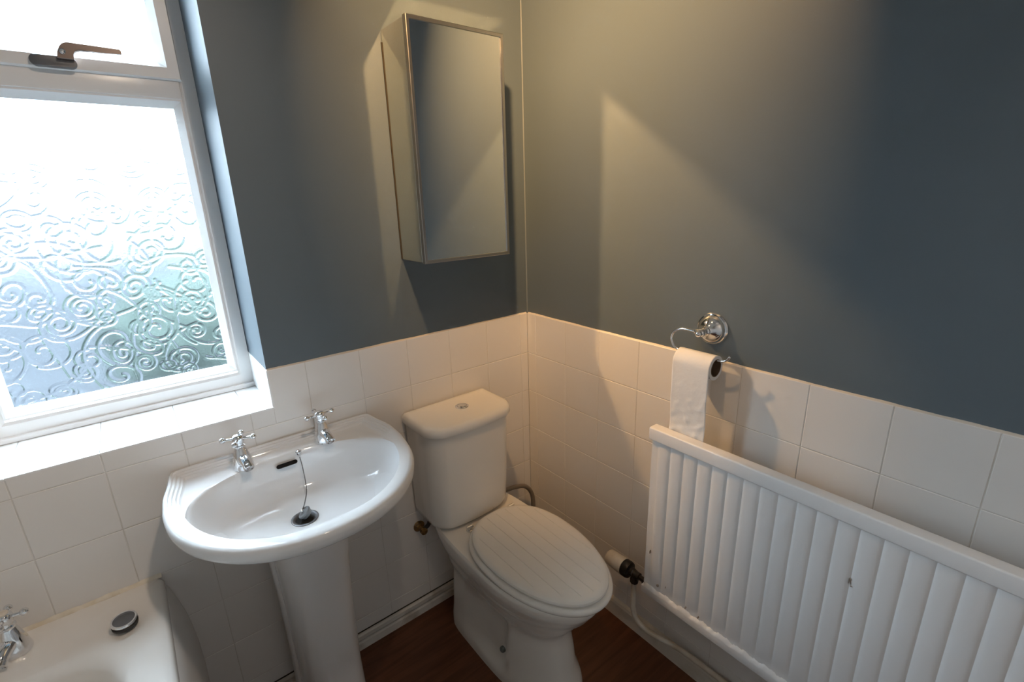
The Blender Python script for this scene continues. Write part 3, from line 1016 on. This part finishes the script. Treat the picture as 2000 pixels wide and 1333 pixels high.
# thermostatic valve and pipe
VX, VY, VZ = -0.078, -0.585, 0.298
trv = tag(empty('radiator_valve', (VX, VY, VZ)), 'cream capped radiator valve with a black ring beside the toilet', 'valve')
bm = bmesh.new()
add_lathe(bm, [(.006, -.012), (.012, -.010), (.012, .010), (.014, .012), (.014, .026), (.011, .030)], 16, axis_mtx((0, 0, 0), (0, 1, 0)))
add_lathe(bm, [(.011, -.032), (.013, -.030), (.013, -.016), (.011, -.012), (.011, .008)], 8, Matrix.Translation((0, .008, 0)))
add_lathe(bm, [(.008, 0), (.008, .018), (.011, .019), (.011, .03)], 8, axis_mtx((0, -.006, 0), (0, -1, 0)))
from_bm('valve_body', bm, DARKV, trv, 35)
bm = bmesh.new()
add_lathe(bm, [(.015, .022), (.0245, .025), (.0265, .031), (.0265, .046), (.022, .050)], 28, axis_mtx((0, 0, 0), (0, 1, 0)))
from_bm('black_ring', bm, BLACK, trv, 35)
bm = bmesh.new()
add_lathe(bm, [(.0255, .048), (.0265, .050), (.0250, .080), (.0240, .106), (.020, .111), (0, .112)], 28, axis_mtx((0, 0, 0), (0, 1, 0)))
from_bm('cream_cap', bm, PIPEP, trv, 35)
bm = bmesh.new()
add_tube(bm, smooth_path([(VX, VY+.008, VZ-.031), (VX, VY+.008, VZ-.09), (VX, VY+.007, .165), (VX+.004, VY-.006, .128), (VX+.020, VY-.040, .098), (VX+.040, VY-.085, .086), (VX+.054, VY-.14, .082), (VX+.057, VY-.22, .081), (VX+.057, VY-.6, .081), (VX+.057, VY-1.1, .081)], 8), .0082, 14)
tag(from_bm('heating_pipe', bm, PIPEP, None, 60), 'cream painted heating pipe running along the skirting under the radiator', 'pipe')

# ------------------------------------------------------------------ toilet roll holder
HY, HZ = -0.710, 1.089
holder = tag(empty('toilet_roll_holder', (PY, HY, HZ)), 'chrome wall-mounted toilet roll holder with a bent wire arm', 'holder')
bm = bmesh.new()
add_lathe(bm, [(.0400, 0), (.0405, .003), (.0380, .007), (.0355, .008), (.0350, .011), (.0300, .020), (.0215, .027), (.0150, .031), (.0125, .034), (.0125, .038), (.0095, .041), (.0095, .047)], 48, axis_mtx((0, 0, 0), (-1, 0, 0)))
from_bm('rosette', bm, CHROME, holder, 30)
bm = bmesh.new()
add_sphere(bm, (-.054, 0, 0), .0105, 20, 14)
add_lathe(bm, [(.0085, 0), (.0075, .006), (.0055, .010)], 16, axis_mtx((-.054, .006, 0), (0, 1, 0)))
add_lathe(bm, [(.006, 0), (.0085, .004), (.0075, .010), (.003, .013)], 16, axis_mtx((-.060, 0, 0), (-1, 0, 0)))
from_bm('knob', bm, CHROME, holder, 50)
WY = -.058
ROLLZ = -.062
bm = bmesh.new()
arm = [(-.054, .008, 0), (-.054, .034, .001), (-.054, .056, -.001), (-.054, .073, -.011), (-.054, .080, -.029), (-.054, .072, -.048), (-.054, .053, -.0585)]
arm = smooth_path(arm, 7)[:-1]+smooth_path([(-.054, .053, -.0585), (-.054, .030, ROLLZ+.012-.0155+.0025), (-.054, -.030, ROLLZ+.0005), (-.054, -.048, ROLLZ+.0005), (-.054, -.066, ROLLZ+.006), (-.054, -.076, ROLLZ+.0175)], 7)
add_tube(bm, arm, .0032, 12)
add_sphere(bm, arm[-1], .0036, 10, 8)
from_bm('wire_arm', bm, CHROME, holder, 60)
# the roll
RR = .0305
RC = Vector((PY-.054, HY, HZ+ROLLZ+.0032-.0205))       # hangs by its core on the wire
roll = tag(empty('toilet_roll', RC), 'nearly used up white toilet roll with its sheet hanging down', 'toilet roll')
YA, YB2 = .052, -.046
bm = bmesh.new()
n = 48
def cyl(r, y): return [Vector((r*math.cos(2*PI*i/n), y, r*math.sin(2*PI*i/n))) for i in range(n)]
lps = [cyl(RR, YA), cyl(RR, YB2), cyl(.0222, YB2), cyl(.0222, YA)]
rings = add_loft(bm, lps, False, False)
for i in range(n):
    j = (i+1) % n
    bm.faces.new((rings[3][i], rings[3][j], rings[0][j], rings[0][i]))
from_bm('paper_roll', bm, PAPER, roll, 40)
bm = bmesh.new()
lps = [cyl(.0221, YA-.0005), cyl(.0221, YB2-.0005), cyl(.0207, YB2-.0005), cyl(.0207, YA-.0005)]
rings = add_loft(bm, lps, False, False)
for i in range(n):
    j = (i+1) % n
    bm.faces.new((rings[3][i], rings[3][j], rings[0][j], rings[0][i]))
from_bm('cardboard_core', bm, CARD, roll, 40)
# hanging sheet: over the roll then down behind the radiator's cover
prof = []
for k in range(9):
    a = PI/2+PI/2*k/8
    prof.append(((RR+.0006)*math.cos(a), (RR+.0006)*math.sin(a)))
zend = 0.812-RC.z
m_ = 40
for k in range(1, m_+1):
    t = k/m_
    prof.append((-(RR+.0006)+.008*t*t, zend*t))
bm = bmesh.new()
nyy = 30; rows = []
for s, (px, pz) in enumerate(prof):
    row = []
    for q in range(nyy+1):
        y = YA+(YB2-YA)*q/nyy
        t = max(0, (s-12)/len(prof))
        wv = .0022*math.sin(s*.55+3.0*math.sin(q*.22))*t+.0014*math.sin(s*1.25+q*.35)*t+.0016*math.sin(q*.6+s*.15)*t
        row.append(bm.verts.new((px-abs(wv)*.5-wv*.5, y+.0015*t*math.sin(s*.3), pz)))
    rows.append(row)
for a, b in zip(rows[:-1], rows[1:]):
    for i in range(nyy):
        bm.faces.new((a[i], a[i+1], b[i+1], b[i]))
sh = from_bm('hanging_sheet', bm, PAPER, roll, 80)
sol = sh.modifiers.new('thickness', 'SOLIDIFY'); sol.thickness = .0005; sol.offset = 1

# ------------------------------------------------------------------ ceiling spot bar
SPX, SPY, SPZ = -0.740, -0.710, 2.26
bar = tag(empty('ceiling_spotlight_bar', (SPX, SPY, RZ)), 'chrome ceiling spotlight bar with two adjustable heads and an added fill head', 'spotlight')
LAMPG = mat('lamp_face', (0.9, 0.85, 0.75), 0.4)
bm = bmesh.new()
add_box(bm, (-.03, -.62, -.02), (.03, .06, -.0005), .006)
from_bm('mounting_bar', bm, CHROME, bar, 35)
def spot(dy, aim, watts, colr, spread=115):
    c = Vector((0, dy, SPZ-RZ))
    wpos = Vector((SPX, SPY+dy, SPZ))
    d = (Vector(aim)-wpos).normalized()
    bm = bmesh.new()
    add_lathe(bm, [(.012, -.085), (.030, -.075), (.036, -.04), (.038, .004), (.036, .004), (.034, -.006)], 28, axis_mtx(c, d), cap1=False)
    add_lathe(bm, [(.034, -.006), (.001, -.0061)], 28, axis_mtx(c, d))
    hd = from_bm('lamp_head', bm, CHROME, bar, 40)
    bm = bmesh.new()
    add_tube(bm, [c-d*.06, Vector((0, dy, -.018))], .006, 10)
    from_bm('stem', bm, CHROME, bar, 40)
    ld = bpy.data.lights.new('spot_lamp', 'AREA')
    ld.shape = 'DISK'; ld.size = .062; ld.energy = watts; ld.color = colr
    ld.spread = math.radians(spread)
    lo = bpy.data.objects.new('spot_lamp', ld)
    COL.objects.link(lo)
    lo.parent = hd
    q = Vector((0, 0, -1)).rotation_difference(d)
    lo.matrix_parent_inverse = Matrix.Identity(4)
    lo.location = c+d*.0
    lo.rotation_mode = 'QUATERNION'; lo.rotation_quaternion = q
WARM = (1.0, 0.58, 0.25)
spot(0.0, (0, -.20, 1.73), LAMP_W, WARM, 90)
spot(-.28, (-1.35, .2, 0.95), FILL_W*.75, (1.0, .80, .62), 72)
spot(-.56, (-.6, -2.2, 1.6), FILL_W*2.0, (1.0, .82, .66), 140)  # head added out of view for bounce fill off the front wall
